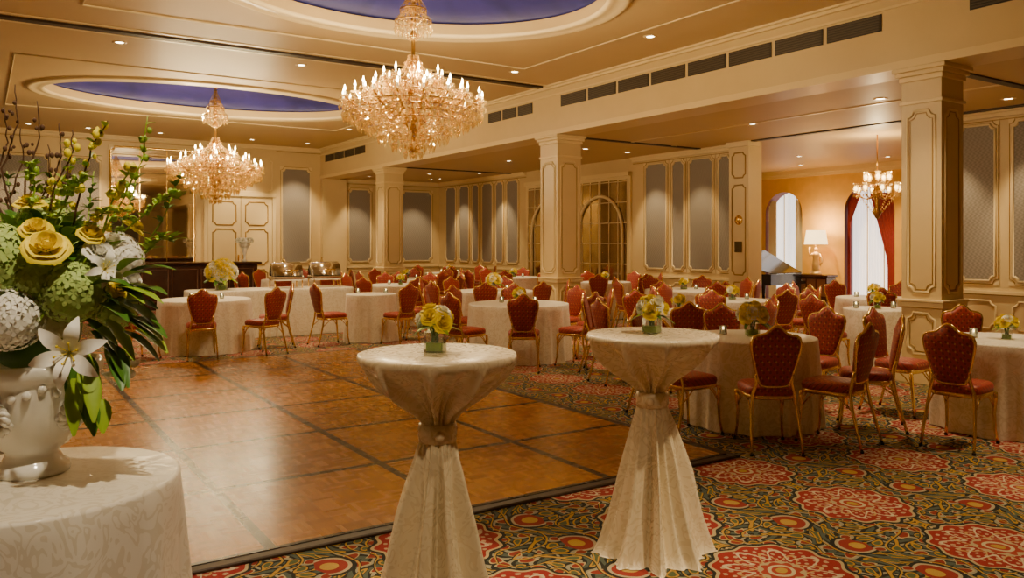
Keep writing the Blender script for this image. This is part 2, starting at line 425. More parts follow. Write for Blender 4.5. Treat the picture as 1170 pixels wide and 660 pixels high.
# left / back walls
b=MB(); b.box(X0-.15,X0,Y0,YF,-.1,ZC+.1); b.obj('wall_left',[CREAM])
w=Wall((X0,0,0),(0,1,0),(1,0,0)); w.base(Y0,YF,ZC)
for i in range(14): w.fab(Y0+.8+i*2.1,Y0+2.2+i*2.1,1,3.8)
w.done('trim_left')
b=MB(); b.box(X0-.15,XR+.15,Y0-.15,Y0,-.1,ZC+.1); b.obj('wall_back',[CREAM])
w=Wall((0,Y0,0),(1,0,0),(0,1,0)); w.base(X0,BX,ZC)
for i in range(6): w.fab(X0+.6+i*2.2,X0+2.2+i*2.2,1,3.8)
w.done('trim_back')
# adjoining room
b=MB()
def archwall(y0,y1,x,arches,zt):
    ys=y0
    for (a,c_,h) in arches:
        b.add([(x,ys,0),(x,a,0),(x,a,zt),(x,ys,zt)],[(0,1,2,3)]); R=(c_-a)/2; ym=(a+c_)/2; zs=h-R; n=16
        P=[(ym-R*cos(pi*i/n),zs+R*sin(pi*i/n)) for i in range(n+1)]
        for i in range(n):
            (ya,za),(yb,zb)=P[i],P[i+1]
            b.add([(x,ya,za),(x,yb,zb),(x,yb,zt),(x,ya,zt)],[(0,1,2,3)])
            b.add([(x,ya,za),(x,yb,zb),(x+.4,yb,zb),(x+.4,ya,za)],[(0,1,2,3)],1,True)
        for yy in (a,c_): b.add([(x,yy,0),(x,yy,zs),(x+.4,yy,zs),(x+.4,yy,0)],[(0,1,2,3)],1)
        ys=c_
    b.add([(x,ys,0),(x,y1,0),(x,y1,zt),(x,ys,zt)],[(0,1,2,3)])
ARCH=[(6.6,7.8,3.05),(8.9,10.2,3.05),(11.45,12.85,3.10),(14.15,15.4,3.03)]
archwall(2.0,YF,XB,ARCH,ZL)
b.obj('wall_adjoining_room',[GOLDWALL,M('arch_reveal',(.16,.06,.07),.7)])
b=MB(); b.box(XR+.15,XB,2.0,2.1,0,ZL); b.box(XR+.15,XB,17.9,18.0,0,ZL); b.obj('wall_adjoining_side',[GOLDWALL])
b=MB(); b.box(XB-.1,XB,2.1,17.9,ZL-.12,ZL); b.box(XB-.05,XB,2.1,17.9,ZL-.2,ZL-.12); b.obj('trim_adjoining_cornice',[TRIMM])
for i,(a,c_,h) in enumerate(ARCH):
    b=MB(); n=60
    P=[]
    for j in range(n+1):
        yy=a+(c_-a)*j/n; xx=XB+.36+.02*sin(j*1.9); P+=[(xx,yy,0),(xx,yy,h)]
    b.add(P,[(2*j,2*j+2,2*j+3,2*j+1) for j in range(n)],0,True)
    for k in (1,2): yy=a+(c_-a)*k/3; b.box(XB+.30,XB+.325,yy-.01,yy+.01,0,h,1)
    b.obj('window_%d'%(i+1),[DAY,TRIMM])
SHEER=M('sheer_curtain',(.85,.75,.55),.7)
for i,(a,c_,h) in enumerate(ARCH):
    b=MB(); red=i<3
    for s_,e in ((a,1),(c_,-1)):
        P=[];n=18
        for k in range(13):
            z=.02+ (h-.25)*k/12
            if red: gath=(.26+.45*max(0,z-1.2)/1.6 if z>1.2 else .24) if e==1 else (.08+.28*max(0,z-2.1)/.7)
            else: gath=.28
            for j in range(n+1):
                P.append((XB+.12+.03*sin(j*2.1),s_+e*(.02+gath*j/n),z))
        b.add(P,[(k*(n+1)+j,k*(n+1)+j+1,(k+1)*(n+1)+j+1,(k+1)*(n+1)+j) for k in range(12) for j in range(n)],0,True)
    b.obj('window_drape',[BURG if red else SHEER])

# columns
def column(x,y,s=.50,top=ZL-.04):
    b=MB(); h=s/2
    b.box(-h,h,-h,h,0,top,0)
    for e,z0,z1 in ((.07,0,.14),(.05,.14,.2),(.03,.2,.26),(.03,.86,.92),(.045,.92,.95),(.02,top-.42,top-.38),(.02,top-.16,top-.1),(.05,top-.1,top-.05),(.075,top-.05,top-.002)):
        b.box(-h-e,h+e,-h-e,h+e,z0,z1,1,.006)
    for U,N in (((0,1,0),(-1,0,0)),((1,0,0),(0,-1,0)),((0,1,0),(1,0,0)),((1,0,0),(0,1,0))):
        U=V(U);N=V(N)
        for z0,z1 in ((.33,.80),(1.03,top-.5)):
            for ins,r,m in ((.07,.014,1),(.10,.006,2)):
                P=[N*(h+.002)+U*u+V((0,0,z)) for u,z in arcpath(-h+ins,h-ins,z0+ins-.07,z1-ins+.07,.07)]
                b.tube(P,r,6,m,True,N)
    b.obj('column',[CREAM,TRIMM,GOLDP],(x,y,0))
for y in (-2.0,5.03,12.1,19.65): column(9.1,y,.46 if y<6 else .54)
b=MB(); b.box(BX,9.6,YF-.2,YF-.002,0,ZL-.04,0); b.box(BX-.03,9.63,YF-.23,YF-.002,0,.2,1); b.obj('column_pilaster',[CREAM,TRIMM])

# ------------------------------------------------------------------ lights
WARM=(1,.735,.40)
def spot(x,y,z,pw,size=80,col=WARM,blend=.7,rad=.05,tgt=None,fix=True):
    par=None
    if fix:
        b=MB(); b.lathe([(.055,-.004),(.085,-.012),(.1,-.002),(.1,0)],20,0); b.lathe([(.001,-.003),(.055,-.003)],20,1)
        par=b.obj('recessed_downlight',[TRIMM,DOWN],(x,y,z))
    l=bpy.data.lights.new('downlight_lamp','SPOT'); l.energy=pw; l.color=col; l.spot_size=radians(size); l.spot_blend=blend; l.shadow_soft_size=rad
    o=bpy.data.objects.new('downlight_lamp',l); sc.collection.objects.link(o)
    if par: o.parent=par; o.location=(0,0,-.03)
    else: o.location=(x,y,z)
    if tgt: o.rotation_euler=(V(tgt)-V((x,y,z))).to_track_quat('-Z','Y').to_euler()
    return o
for (x,y) in ((4.2,1.6),(7.4,2.0),(7.9,4.9),(7.9,8.4),(.8,8.5),(1.7,12.9),(4.4,12.9),(7.6,11.4),(7.7,15.2),(-2.2,3),(-2.2,9),(7.9,19.5)):
    spot(x,y,ZC,500,62)
# accent spots on the front displays
spot(.6,1.3,ZC,480,36,(1,.82,.56),tgt=(.16,3.3,1.25)); spot(-.4,4.6,ZC,250,45,tgt=(.16,3.4,1.1))
spot(1.9,4.9,ZC,440,34,tgt=(1.7,3.0,.9)); spot(3.4,1.2,ZC,430,34,tgt=(2.7,3.1,.9)); spot(.6,.3,ZC,260,30,tgt=(1.7,3.0,.8))
for x in (1.0,2.3,4.0,6.4,8.0): spot(x,22.9,ZC,380,62,tgt=(x,24.0,1.6))
for (x,y) in ((11,3.2),(10.6,6.6),(11,9.2),(10.9,13.6),(10.9,16.6),(11,21)): spot(x,y,ZL,340,74)
for y in (4.0,5.6,6.9,12.2,13.6,20.0,22.4): spot(12.1,y,ZL,170,58,tgt=(13.0,y,1.4))
for (x,y) in ((9.9,22.8),(12,22.8)): spot(x,y,ZL,170,58,tgt=(x,24,1.5))
for (x,y) in ((16,8),(16,12),(17.8,13.3),(17.8,10.9)): spot(x,y,ZL,400,110,(1,.70,.30))

# ------------------------------------------------------------------ chandelier
def chandelier_mesh():
    b=MB(); G,C,L=0,1,2
    b.lathe([(.001,-.62),(.03,-.6),(.05,-.56),(.02,-.5),(.03,-.42),(.09,-.3),(.11,-.22),(.05,-.12),(.04,-.02),(.09,.04),(.1,.1),(.04,.18),(.03,.3),(.07,.36),(.07,.42),(.025,.5),(.02,.7),(.05,.74),(.015,.8)],20,G)
    b.tube([(0,0,.75),(0,0,1.78)],.014,6,G)
    for k in range(15): b.lathe([(.012,-.03),(.034,-.015),(.034,.015),(.012,.03)],6,G,(0,0,.85+k*.062))
    def drop(p,s=1): b.octa((p[0],p[1],p[2]),.010*s,.012*s,C); b.octa((p[0],p[1],p[2]-.045*s),.016*s,.02*s,C,.045*s)
    def bead(p,r=.010): b.octa(p,r,r*1.2,C)
    tiers=[(.80,0,18,.0),(.58,.12,12,.12),(.34,.26,8,.3)]
    for R,z,n,ph in tiers:
        for i in range(n):
            a=ph+2*pi*i/n; d=V((cos(a),sin(a),0)); P=[]
            for k in range(9):
                t_=k/8; rr=.05+(R-.05)*t_; zz=z-.02-.13*sin(t_*pi)+ .10*sin(t_*2*pi)*.4
                P.append(d*rr+V((0,0,zz)))
            b.tube(P,.014,5,G)
            e=d*R+V((0,0,z-.02))
            b.lathe([(.01,-.01),(.045,.0),(.055,.012),(.045,.006),(.01,.004)],10,C,e)
            b.lathe([(.011,0),(.011,.06)],8,3,e)
            b.lathe([(.001,.06),(.010,.067),(.013,.083),(.008,.105),(.001,.13)],8,L,e)
            for j in range(6):
                q_=2*pi*j/6; drop(e+V((cos(q_)*.05,sin(q_)*.05,-.02)),1.2)
            for k in range(3,8): drop(P[k]+V((0,0,-.03)),1.1)
            a2=a+2*pi/n; e2=V((cos(a2)*R,sin(a2)*R,z-.02))
            for k in range(1,12):
                t_=k/12; p=e.lerp(e2,t_); p.z-=.09*sin(pi*t_); bead(p,.010)
                if k in(3,6,9): drop(p+V((0,0,-.03)),1.2)
    for i in range(18):
        a=2*pi*i/18+.17; d=V((cos(a),sin(a),0))
        for k in range(22):
            t_=k/21; rr=.06+(.34-.06)*t_**1.4; bead(d*rr+V((0,0,.5-.22*t_-.08*sin(pi*t_))),.010)
        for k in range(24):
            t_=k/23; rr=.34+.44*t_; bead(d*rr+V((0,0,.26-.26*t_-.06*sin(pi*t_))),.009)
    for n,R0,z0,R1,z1,c in ((36,.74,-.10,.40,-.32,11),(26,.5,-.12,.22,-.46,14),(16,.25,-.3,.05,-.60,13)):
        for i in range(n):
            a=2*pi*i/n; d=V((cos(a),sin(a),0))
            for k in range(c):
                t_=k/(c-1); bead(d*(R0+(R1-R0)*t_)+V((0,0,z0+(z1-z0)*t_**1.5-.03*sin(pi*t_))),.012)
    for R,z,n,s in ((.80,-.12,54,1.8),(.72,-.17,46,1.6),(.64,-.22,44,1.8),(.52,-.28,38,1.8),(.40,-.36,30,1.9),(.24,-.46,20,1.8),(.1,-.56,10,1.6),(.56,.02,40,1.5),(.34,.17,26,1.5),(.1,.40,14,1.3)):
        for i in range(n):
            a=2*pi*i/n; drop((cos(a)*R,sin(a)*R,z),s)
        b.tube([(cos(2*pi*i/24)*R,sin(2*pi*i/24)*R,z+.02) for i in range(24)],.007,4,G,True,(0,0,1))
    b.octa((0,0,-.66),.03,.035,C)
    for R,z,n in ((.21,.90,20),(.15,1.04,14),(.09,1.16,10)):
        b.tube([(cos(2*pi*i/20)*R,sin(2*pi*i/20)*R,z) for i in range(20)],.009,5,G,True,(0,0,1))
        for i in range(n):
            a=2*pi*i/n; drop((cos(a)*R,sin(a)*R,z-.03),1.4)
            for k in range(10): t_=k/9; rr=R*(1-.8*t_); bead((cos(a)*rr,sin(a)*rr,z+.02+.16*t_),.009)
            for k in range(10): t_=k/9; rr=R*(1-.8*t_); bead((cos(a)*rr,sin(a)*rr,z-.05-.16*t_),.009)
    return b.mesh('crystal_chandelier',[BRASSD,CRYS,BULB,WPET])
chm=chandelier_mesh()
def chand(x,y,z,s,pw,name='crystal_chandelier'):
    e=place(name,chm,(x,y,z),.2,None,s)
    for i in range(6):
        a=2*pi*i/6+.09
        l=bpy.data.lights.new('candle_bulb_light','POINT'); l.energy=pw; l.color=(1,.755,.40); l.shadow_soft_size=.03
        o=bpy.data.objects.new('candle_bulb_light',l); sc.collection.objects.link(o); o.parent=e
        R=.86 if i%2 else .45
        o.location=(R*cos(a),R*sin(a),.14 if i%2 else .3)
chand(4.2,8.42,3.25,1.0,68)
chand(4.0,16.95,3.16,1.12,95)

# small globe chandelier in opening
b=MB()
b.tube([(0,0,.15),(0,0,1.01)],.012,6,0); b.lathe([(.001,-.5),(.04,-.46),(.08,-.36),(.03,-.25),(.05,-.1),(.09,0),(.03,.1),(.02,.25),(.06,.3),(.01,.36)],16,0)
for R,z,n in ((.36,0,8),(.2,.2,5)):
    for i in range(n):
        a=2*pi*i/n; d=V((cos(a),sin(a),0)); P=[d*(R*k/6)+V((0,0,z-.1*sin(pi*k/6)-.03)) for k in range(7)]
        b.tube(P,.009,5,0); e=d*R+V((0,0,z)); b.lathe([(.01,-.02),(.04,0),(.05,.05),(.035,.12),(.05,.15)],12,1,e); b.sphere(e+V((0,0,.06)),.03,2,8,6,1.4)
        for j in range(5): b.octa(tuple(e+V((cos(j*1.26)*.04,sin(j*1.26)*.04,-.07))),.012,.02,1,.04)
for i in range(12):
    a=2*pi*i/12
    for k in range(8): t_=k/7; b.octa((cos(a)*(.3-.25*t_),sin(a)*(.3-.25*t_),-.1-.3*t_),.012,.02,1)
sco=b.obj('small_chandelier',[BRASSD,CRYS,EM('soft_bulb',(1,.76,.4),14)],(14.0,8.78,2.55),0,None,1.05)
l=bpy.data.lights.new('small_chandelier_light','POINT'); l.energy=100; l.color=(1,.73,.36); l.shadow_soft_size=.05
o=bpy.data.objects.new('small_chandelier_light',l); sc.collection.objects.link(o); o.location=(0,0,.45); o.parent=sco

# ------------------------------------------------------------------ chair
def chair_mesh():
    b=MB()
    def seat(k,z,dy=0):
        P=[]
        for i in range(32):
            t_=2*pi*i/32; c_,s_=cos(t_),sin(t_); e=.5
            x=.200*(abs(c_)**e)*(1 if c_>0 else -1); y=.205*(abs(s_)**e)*(1 if s_>0 else -1)
            x*=1-.07*(.2-y)/.4*1.2
            P.append((x*k,y*k+.01,z))
        return P
    b.layers([seat(.95,.42),seat(1.0,.43),seat(1.02,.455),seat(.99,.48),seat(.9,.495),seat(.6,.505),seat(.2,.508)],1)
    b.layers([seat(.97,.395),seat(1.01,.40),seat(1.01,.425),seat(.97,.43)],0)
    half=[(0,.50),(.06,.50),(.10,.51),(.122,.555),(.142,.63),(.162,.71),(.178,.78),(.183,.835),(.172,.872),(.145,.888),(.110,.893),(.075,.905),(.050,.93),(.025,.952),(0,.962)]
    out=half+[(-x,z) for x,z in half[-2:0:-1]]
    cz=.75
    def yy(z): return -.195-(z-.45)*.17
    def ring(k,off): return [(x*k,yy(cz+(z-cz)*k)+off,cz+(z-cz)*k) for x,z in out]
    b.layers([ring(.0+.25,.034),ring(.8,.032),ring(.95,.024),ring(.985,.01),ring(.985,-.01)],1,True,True)
    b.layers([ring(.985,-.01),ring(.95,-.02),ring(.5,-.026)],1,True,True)
    b.tube(ring(1,0),.0135,8,0,True,(0,1,0))
    for s in (-1,1):
        b.tube([(s*.190,-.30,0),(s*.183,-.26,.15),(s*.170,-.215,.32),(s*.157,-.195,.44),(s*.130,-.202,.53),(s*.135,-.222,.60)],.0135,7,0,False,(0,1,0),True,[.8,.9,1,1,1,1])
        b.tube([(s*.192,.225,0),(s*.177,.205,.12),(s*.174,.195,.25),(s*.184,.19,.36),(s*.185,.185,.41)],.0145,7,0,False,(0,1,0),True,[.75,.8,1,1.2,1.2])
        b.tube([(s*.175,.195,.28),(s*.15,.18,.35),(s*.11,.17,.40)],.006,5,0)
        b.tube([(s*.175,.19,.28),(s*.177,.13,.36),(s*.177,.08,.40)],.006,5,0)
        b.tube([(s*.171,-.215,.3),(s*.170,-.14,.36),(s*.167,-.09,.40)],.006,5,0)
        for yq,xq in ((-.30,.190),(.225,.192)): b.lathe([(.014,0),(.015,.015),(.010,.02)],8,2,(s*xq,yq,0),cap=True)
    return b.mesh('dining_chair',[BRASS,REDF,BLACK])
chm2=chair_mesh()
placed=[]
COLS=[(9.1,y) for y in (-2.0,5.05,12.1,19.65)]
def chair(x,y,ang,force=False,z=0):
    if not force:
        for (a,c_) in placed:
            if (a-x)**2+(c_-y)**2<.50**2: return
        for (a,c_) in COLS:
            if abs(a-x)<.62 and abs(c_-y)<.62: return
        if x>12.6 : return
    placed.append((x,y)); place('dining_chair',chm2,(x,y,z),ang-pi/2)

# ------------------------------------------------------------------ table cloths
def cloth_mesh(R,H=.76,n=14,seed=1,amp=.028,flare=.03,a=None,b_=None,seg=192,mat=None,name='banquet_table'):
    rd=random.Random(seed); p1,p2,p3=[rd.random()*6 for _ in range(3)]
    b=MB()
    def base(t_):
        if a: return (abs(cos(t_)/a)**8+abs(sin(t_)/b_)**8)**(-1/8)
        return R
    prof=[(.01,H),(.5,H),(.97,H),(.992,H-.004),(1,H-.014)]+[(1,H-.014-(H-.02)*k/12) for k in range(1,13)]
    def fn(r,z,t_):
        q_=max(0,min(1,(H-.012-z)/H)); f=(cos(n*t_+p1+.8*sin(3*t_+p2))+.35*cos((2*n+1)*t_+p3))
        f=max(f,-.6)
        return r*base(t_)+(q_**.8)*amp*f+flare*q_
    b.lathe(prof,seg,0,(0,0,0),fn)
    return b.mesh(name,[mat or DAM])
cm=[cloth_mesh(.55,seed=1,n=13),cloth_mesh(.69,seed=2,n=16),cloth_mesh(.41,seed=3,n=10),cloth_mesh(.65,seed=4,n=15)]

# flowers ------------------------------------------------
def petal_rose(b,c,R,d,m,rd=random):
    X,Y,Z=frame(d); c=V(c)
    for (Ri,Hi,n,w_,curl,ph) in ((.22,.80,3,1.3,.0,0),(.42,.78,4,1.0,.02,.5),(.66,.70,5,.85,.10,.2),(.88,.56,5,.80,.22,.9),(1.08,.36,6,.70,.30,.4)):
        for k in range(n):
            a0=ph+2*pi*k/n+rd.uniform(-.1,.1); P=[]
            na,nt_=5,5
            for i in range(nt_):
                t_=i/(nt_-1)
                for j in range(na):
                    s_=-1+2*j/(na-1); wd=w_*(.35+.65*sin(min(1,t_*1.1)*pi*.55))
                    rr=Ri*(.18+.82*t_**.55)*(1+.06*s_*s_); zz=Hi*t_*(1-.22*s_*s_*t_)-curl*t_**4
                    an=a0+s_*wd; P.append(c+(X*cos(an)+Y*sin(an))*rr*R+Z*(zz-.2)*R)
            b.add(P,[(i*na+j,i*na+j+1,(i+1)*na+j+1,(i+1)*na+j) for i in range(nt_-1) for j in range(na-1)],m,True)
    b.sphere(c+Z*.15*R,R*.2,m,8,6,1)
def leaf(b,p,d,L,Wd,m,droop=.3,n=6):
    p=V(p); d=V(d).normalized(); side=d.cross(V((0,0,1)))
    if side.length<.1: side=V((1,0,0))
    side.normalize(); up=side.cross(d); P=[]
    for i in range(n+1):
        t_=i/n; c=p+d*L*t_-V((0,0,1))*droop*L*t_*t_; w_=Wd*sin(pi*min(.98,t_*.9+.06))**.8*(1-.25*t_)
        P+=[c-side*w_+up*w_*.35,c,c+side*w_+up*w_*.35]
    b.add(P,[(3*i+k,3*i+k+1,3*i+k+4,3*i+k+3) for i in range(n) for k in (0,1)],m,True)
def hyd(b,c,R,m,n=110,rd=random):
    c=V(c); b.sphere(c,R*.86,m,12,8)
    for i in range(n):
        z=1-2*(i+.5)/n; a=i*2.39996; r=sqrt(1-z*z); d=V((r*cos(a),r*sin(a),z)); X,Y,Z=frame(d)
        p=c+d*R*rd.uniform(.92,1.05); s=R*.20; o=rd.random()*2
        for k in range(4):
            q_=o+k*pi/2; e=X*cos(q_)+Y*sin(q_); g=X*-sin(q_)+Y*cos(q_)
            b.add([p,p+e*s*.6+g*s*.42+Z*s*.12,p+e*s*1.05+Z*s*.05,p+e*s*.6-g*s*.42+Z*s*.12],[(0,1,2,3)],m,True)
def lily(b,c,R,d,m,my):
    X,Y,Z=frame(d); c=V(c)
    for k in range(6):
        a=2*pi*k/6+.3; e=X*cos(a)+Y*sin(a); g=X*-sin(a)+Y*cos(a); P=[]
        for i in range(8):
            t_=i/7; w_=R*.2*sin(pi*min(.99,.12+.86*t_))**.9; q_=c+e*R*(.05+.95*t_)+Z*R*(.55*sin(t_*pi*.75)-.25*t_*t_)
            P+=[q_-g*w_+Z*w_*.3,q_,q_+g*w_+Z*w_*.3]
        b.add(P,[(3*i+j,3*i+j+1,3*i+j+4,3*i+j+3) for i in range(7) for j in (0,1)],m,True)
        b.tube([c,c+e*R*.2+Z*R*.4,c+e*R*.28+Z*R*.62],R*.012,4,my); b.sphere(c+e*R*.28+Z*R*.63,R*.04,my,6,4)

def centerpiece(seed,R=.10,n=9,vase=.042,ry=.5):
    rd=random.Random(seed); b=MB(); h=vase*2.1
    w=vase
    b.box(-w,w,-w,w,0,h,3,.004); b.box(-w*.8,w*.8,-w*.8,w*.8,.006,h*.45,4)
    for k in range(6): a=k; b.tube([(cos(a)*w*.5,sin(a)*w*.5,.01),(cos(a+2)*w*.5,sin(a+2)*w*.5,h*1.1)],.004,4,2)
    for i in range(n):
        z=1-(i+.5)/n*.95; a=i*2.4+seed; r=sqrt(max(0,1-z*z)); d=V((r*cos(a),r*sin(a),z+.1))
        yel=(i%4!=1) if ry>=.5 else (i%2==0)
        petal_rose(b,V((0,0,h+R*.25))+d*R*.72,R*rd.uniform(.42,.52),d,0 if yel else 1,rd)
    for i in range(14):
        a=rd.random()*6.28; leaf(b,(0,0,h+.01),(cos(a),sin(a),rd.uniform(.0,.8)),R*1.3,R*.19,2 if i%2 else 4,.4,4)
    return b.mesh('flower_centerpiece',[YEL,WPET,LEAF,GLASS,LEAFL])
cps=[centerpiece(1),centerpiece(2,ry=.5),centerpiece(5,.15,14,.055,.3)]
b=MB(); b.lathe([(.03,0),(.035,.004),(.032,.07),(.034,.08),(.030,.08),(.028,.01),(.001,.008)],16,0); b.lathe([(.022,.01),(.022,.04),(.001,.04)],12,1); b.sphere((0,0,.05),.006,2,8,6,1.6)
vot=b.mesh('votive_candle',[GLASS,WPET,EM('candle_flame',(1,.7,.3),20)])

def table(x,y,mi,nch,ph,ring,cp=None,skip=()):
    place('banquet_table',cm[mi],(x,y,0),random.random()*6)
    if cp is not None: place('flower_centerpiece',cps[cp],(x,y,.762),random.random()*6)
    place('votive_candle',vot,(x+.22,y-.08,.762)); place('votive_candle',vot,(x-.15,y+.2,.762))
    for i in range(nch):
        if i in skip: continue
        a=ph+2*pi*i/nch; chair(x+cos(a)*ring,y+sin(a)*ring,a+pi+random.uniform(-.12,.12))
# fixed chairs near
for x,y,a in ((5.12,4.14,.95),(5.68,3.93,1.75),(4.90,4.78,.0),(6.38,4.10,2.2),(6.62,4.80,3.3),(6.2,5.48,4.1),(5.35,5.5,-1.1),
              (6.46,3.34,.15),(7.2,4.28,-1.5),(8.05,4.08,-2.4),(6.9,2.55,1.1)):
    chair(x,y,a,True)
table(5.72,4.78,0,0,0,1,2); table(7.36,3.42,0,0,0,1,0)
table(9.46,5.93,2,0,0,1,0); chair(9.55,6.75,-pi/2,True); chair(8.72,6.15,0,True)
table(6.2,9.2,1,8,-2.1,1.02,1)
table(7.0,6.95,0,7,.4,.90,0)
table(9.2,8.05,0,7,.9,.92,1); table(11.4,7.2,0,7,.2,.92,0); table(10.5,10.3,1,8,.5,1.03,0)
table(7.5,11.9,1,8,.1,1.03,2); table(11.2,13.3,0,7,.3,.93,1); table(7.0,14.6,1,8,.6,1.03,0)
table(8.4,17.2,1,8,.2,1.03,0); table(10.9,16.4,1,8,.8,1.03,1); table(11.0,19.8,1,8,.3,1.03,0); table(6.0,18.2,1,8,.3,1.03,1)
chair(2.55,11.58,1.4,True); chair(3.38,11.55,2.0,True); chair(3.75,12.25,2.9,True); chair(1.80,12.0,.5,True)
table(2.79,12.45,3,0,0,1,None)
chair(4.60,12.1,.1,True); chair(5.50,11.52,1.75,True); chair(6.08,12.0,2.8,True)
table(5.35,12.25,2,0,0,1,None)

# buffet
place('buffet_table',cloth_mesh(1,.80,28,9,.03,.04,1.4,.42,320,None,'buffet_table'),(4.25,14.0,0))
b=MB()
b.box(-.26,.26,-.17,.17,.10,.17,0,.02); P=[]
for k in range(9):
    a=pi*k/8; P.append([(x,-cos(a)*.165,.17+sin(a)*.19) for x in (-.25,.25)])
b.add([p for r_ in P for p in r_],[(2*k,2*k+1,2*k+3,2*k+2) for k in range(8)]+[tuple(range(0,18,2)),tuple(range(17,0,-2))],0,True)
for sx in (-.24,.24):
    for sy in (-.15,.15): b.tube([(sx,sy,0),(sx,sy,.14)],.012,6,1)
b.tube([(-.12,-.2,.22),(-.12,-.22,.25),(.12,-.22,.25),(.12,-.2,.22)],.01,6,1); b.tube([(0,.12+.05*cos(k*pi/8),.3+.12*sin(k*pi/8)) for k in range(9)],.008,5,1)
me=b.mesh('chafing_dish',[SILVER,BRASS])
place('chafing_dish',me,(4.5,14.0,.802),0,None,(1,1,1.25)); place('chafing_dish',me,(5.2,14.0,.802),0,None,(1,1,1.25))
place('flower_arrangement',centerpiece(7,.28,34,.08,.3),(3.4,14.0,.802))
# bar
b=MB(); b.box(-1.5,1.5,-.35,.35,0,1.06,0,.01); b.box(-1.58,1.58,-.43,.43,1.06,1.12,0,.015); b.box(-1.53,1.53,-.38,.38,0,.12,0,.01)
for i in range(5):
    x0=-1.42+i*.58
    b.tube([(x0,-.355,.2),(x0+.5,-.355,.2),(x0+.5,-.355,.95),(x0,-.355,.95)],.015,5,1,True,(0,1,0))
b.obj('bar_counter',[DWOOD,M('bar_molding',(.14,.05,.02),.3)],(4.15,20.9,0),0,None,(1.15,1,1.0))
def orchid():
    b=MB(); b.lathe([(.05,0),(.07,.02),(.03,.06),(.03,.15),(.07,.3),(.09,.36),(.08,.36),(.04,.28)],16,0)
    rd=random.Random(4)
    for i in range(9):
        a=i*.7; d=V((cos(a),sin(a),0)); P=[V((0,0,.3))+d*.18*(k/5)+V((0,0,.25*(k/5))) for k in range(6)]; b.tube(P,.005,4,1)
        petal_rose(b,P[-1],.07,d+V((0,0,.6)),2,rd)
    hyd(b,(0,0,.46),.15,2,60,rd)
    return b.mesh('white_flower_vase',[WHITEC,LEAF,WPET])
om=orchid(); place('white_flower_vase',om,(2.85,20.9,1.121)); place('white_flower_vase',om,(5.65,20.9,1.121))

# ------------------------------------------------------------------ cocktail tables
def cocktail(seed):
    b=MB(); rd=random.Random(seed); p=[rd.random()*6 for _ in range(4)]; H=1.12
    prof=[(.01,H),(.2,H),(.325,H),(.333,H-.004),(.336,H-.014),(.334,H-.03),(.322,H-.05),(.296,H-.08),(.26,H-.115),(.215,H-.155),(.165,H-.195),(.12,H-.23),(.09,H-.258),(.073,H-.283),(.066,H-.30)]
    prof+=[(.064,H-.33),(.066,H-.36),(.078,H-.38),(.090,H-.43),(.104,H-.50),(.122,H-.60),(.142,H-.70),(.165,H-.80),(.190,H-.90),(.218,H-.99),(.245,H-1.06),(.268,H-1.112),(.28,H-1.117)]
    def ridge(x): return 1-2*abs(sin(x*.5))**.8
    def fn(r,z,t_):
        if z>H-.03: return r*(1+.004*sin(9*t_))
        tw=(H-z)*1.2
        if z>H-.30:
            q_=min(1,(H-.03-z)/.10); e=min(1,max(0,(z-(H-.31))/.12))
            f=.050*q_*e*ridge(8*t_+p[0]+.9*sin(2*t_+p[1])+tw)+.016*q_*e*cos(19*t_+p[2])+.008*q_*cos(31*t_)
            return r+f-(.010*q_*e)
        if z>H-.37: return r+.004*cos(24*t_+p[1])
        q_=min(1,(H-.37-z)/.30); f=ridge(8*t_+p[1]+.9*sin(2*t_+p[3])+tw*.4)*1.3+.55*cos(15*t_+p[2]+tw)+.2*cos(31*t_)
        return r+.038*q_*f+.004*cos(24*t_+p[1])
    b.lathe(prof,256,0,(0,0,0),fn)
    b.lathe([(.066,H-.375),(.078,H-.372),(.082,H-.35),(.080,H-.335),(.083,H-.32),(.078,H-.297),(.066,H-.294)],48,0,(0,0,0),lambda r,z,t_:r+.0025*cos(9*t_+z*120))
    b.sphere((.0,-.085,H-.335),.024,0,12,8,.9)
    return b.obj('cocktail_table',[SAT])
o=cocktail(3); o.location=(1.615,3.01,0); o.rotation_euler=(0,0,-.4)
o=cocktail(11); o.location=(2.872,3.04,0); o.rotation_euler=(0,0,-.9)
place('flower_centerpiece',centerpiece(2,.090,8,.042,.5),(1.615,3.03,1.122),.9)
place('flower_centerpiece',centerpiece(3,.09,9,.040,.3),(2.872,3.04,1.122),.5)

# foreground table
place('foreground_table',cloth_mesh(.48,.76,11,21,.028,.035,None,None,256,DAM,'foreground_table'),(.15,3.25,0),1.0)
# urn
UX,UY=.16,3.36
b=MB()
b.lathe([(.001,0),(.118,0),(.122,.012),(.118,.03),(.098,.045),(.085,.07),(.09,.085),(.115,.10),(.15,.15),(.178,.21),(.196,.27),(.203,.32),(.202,.335),(.212,.345),(.222,.36),(.226,.385),(.22,.40),(.205,.402),(.19,.385),(.18,.3),(.001,.28)],72,0,(0,0,0),
        lambda r,z,t_: r+(.006*abs(sin(6*t_)) if .33<z<.41 and r>.195 else 0))
for i in range(28):
    a=2*pi*i/28; zz=.325-.03*abs(sin(a*3.5)); b.sphere((cos(a)*.205,sin(a)*.205,zz),.015,0,8,6)
for cxs,ca in ((0,-1.65),(0,-.35),(0,1.5)):
    d=V((cos(ca),sin(ca),0)); sd=V((-sin(ca),cos(ca),0)); c0=d*.192+V((0,0,.225))
    for k in range(2):
        b.tube([c0+sd*(.048+.008*cos(8*q_+k*pi))*cos(q_)+V((0,0,1))*(.048+.008*cos(8*q_+k*pi))*sin(q_)+d*(.012+.007*sin(8*q_+k*pi)-.02*(sin(q_)<-.2)) for q_ in [2*pi*j/64 for j in range(64)]],.010,6,0,True,tuple(d))
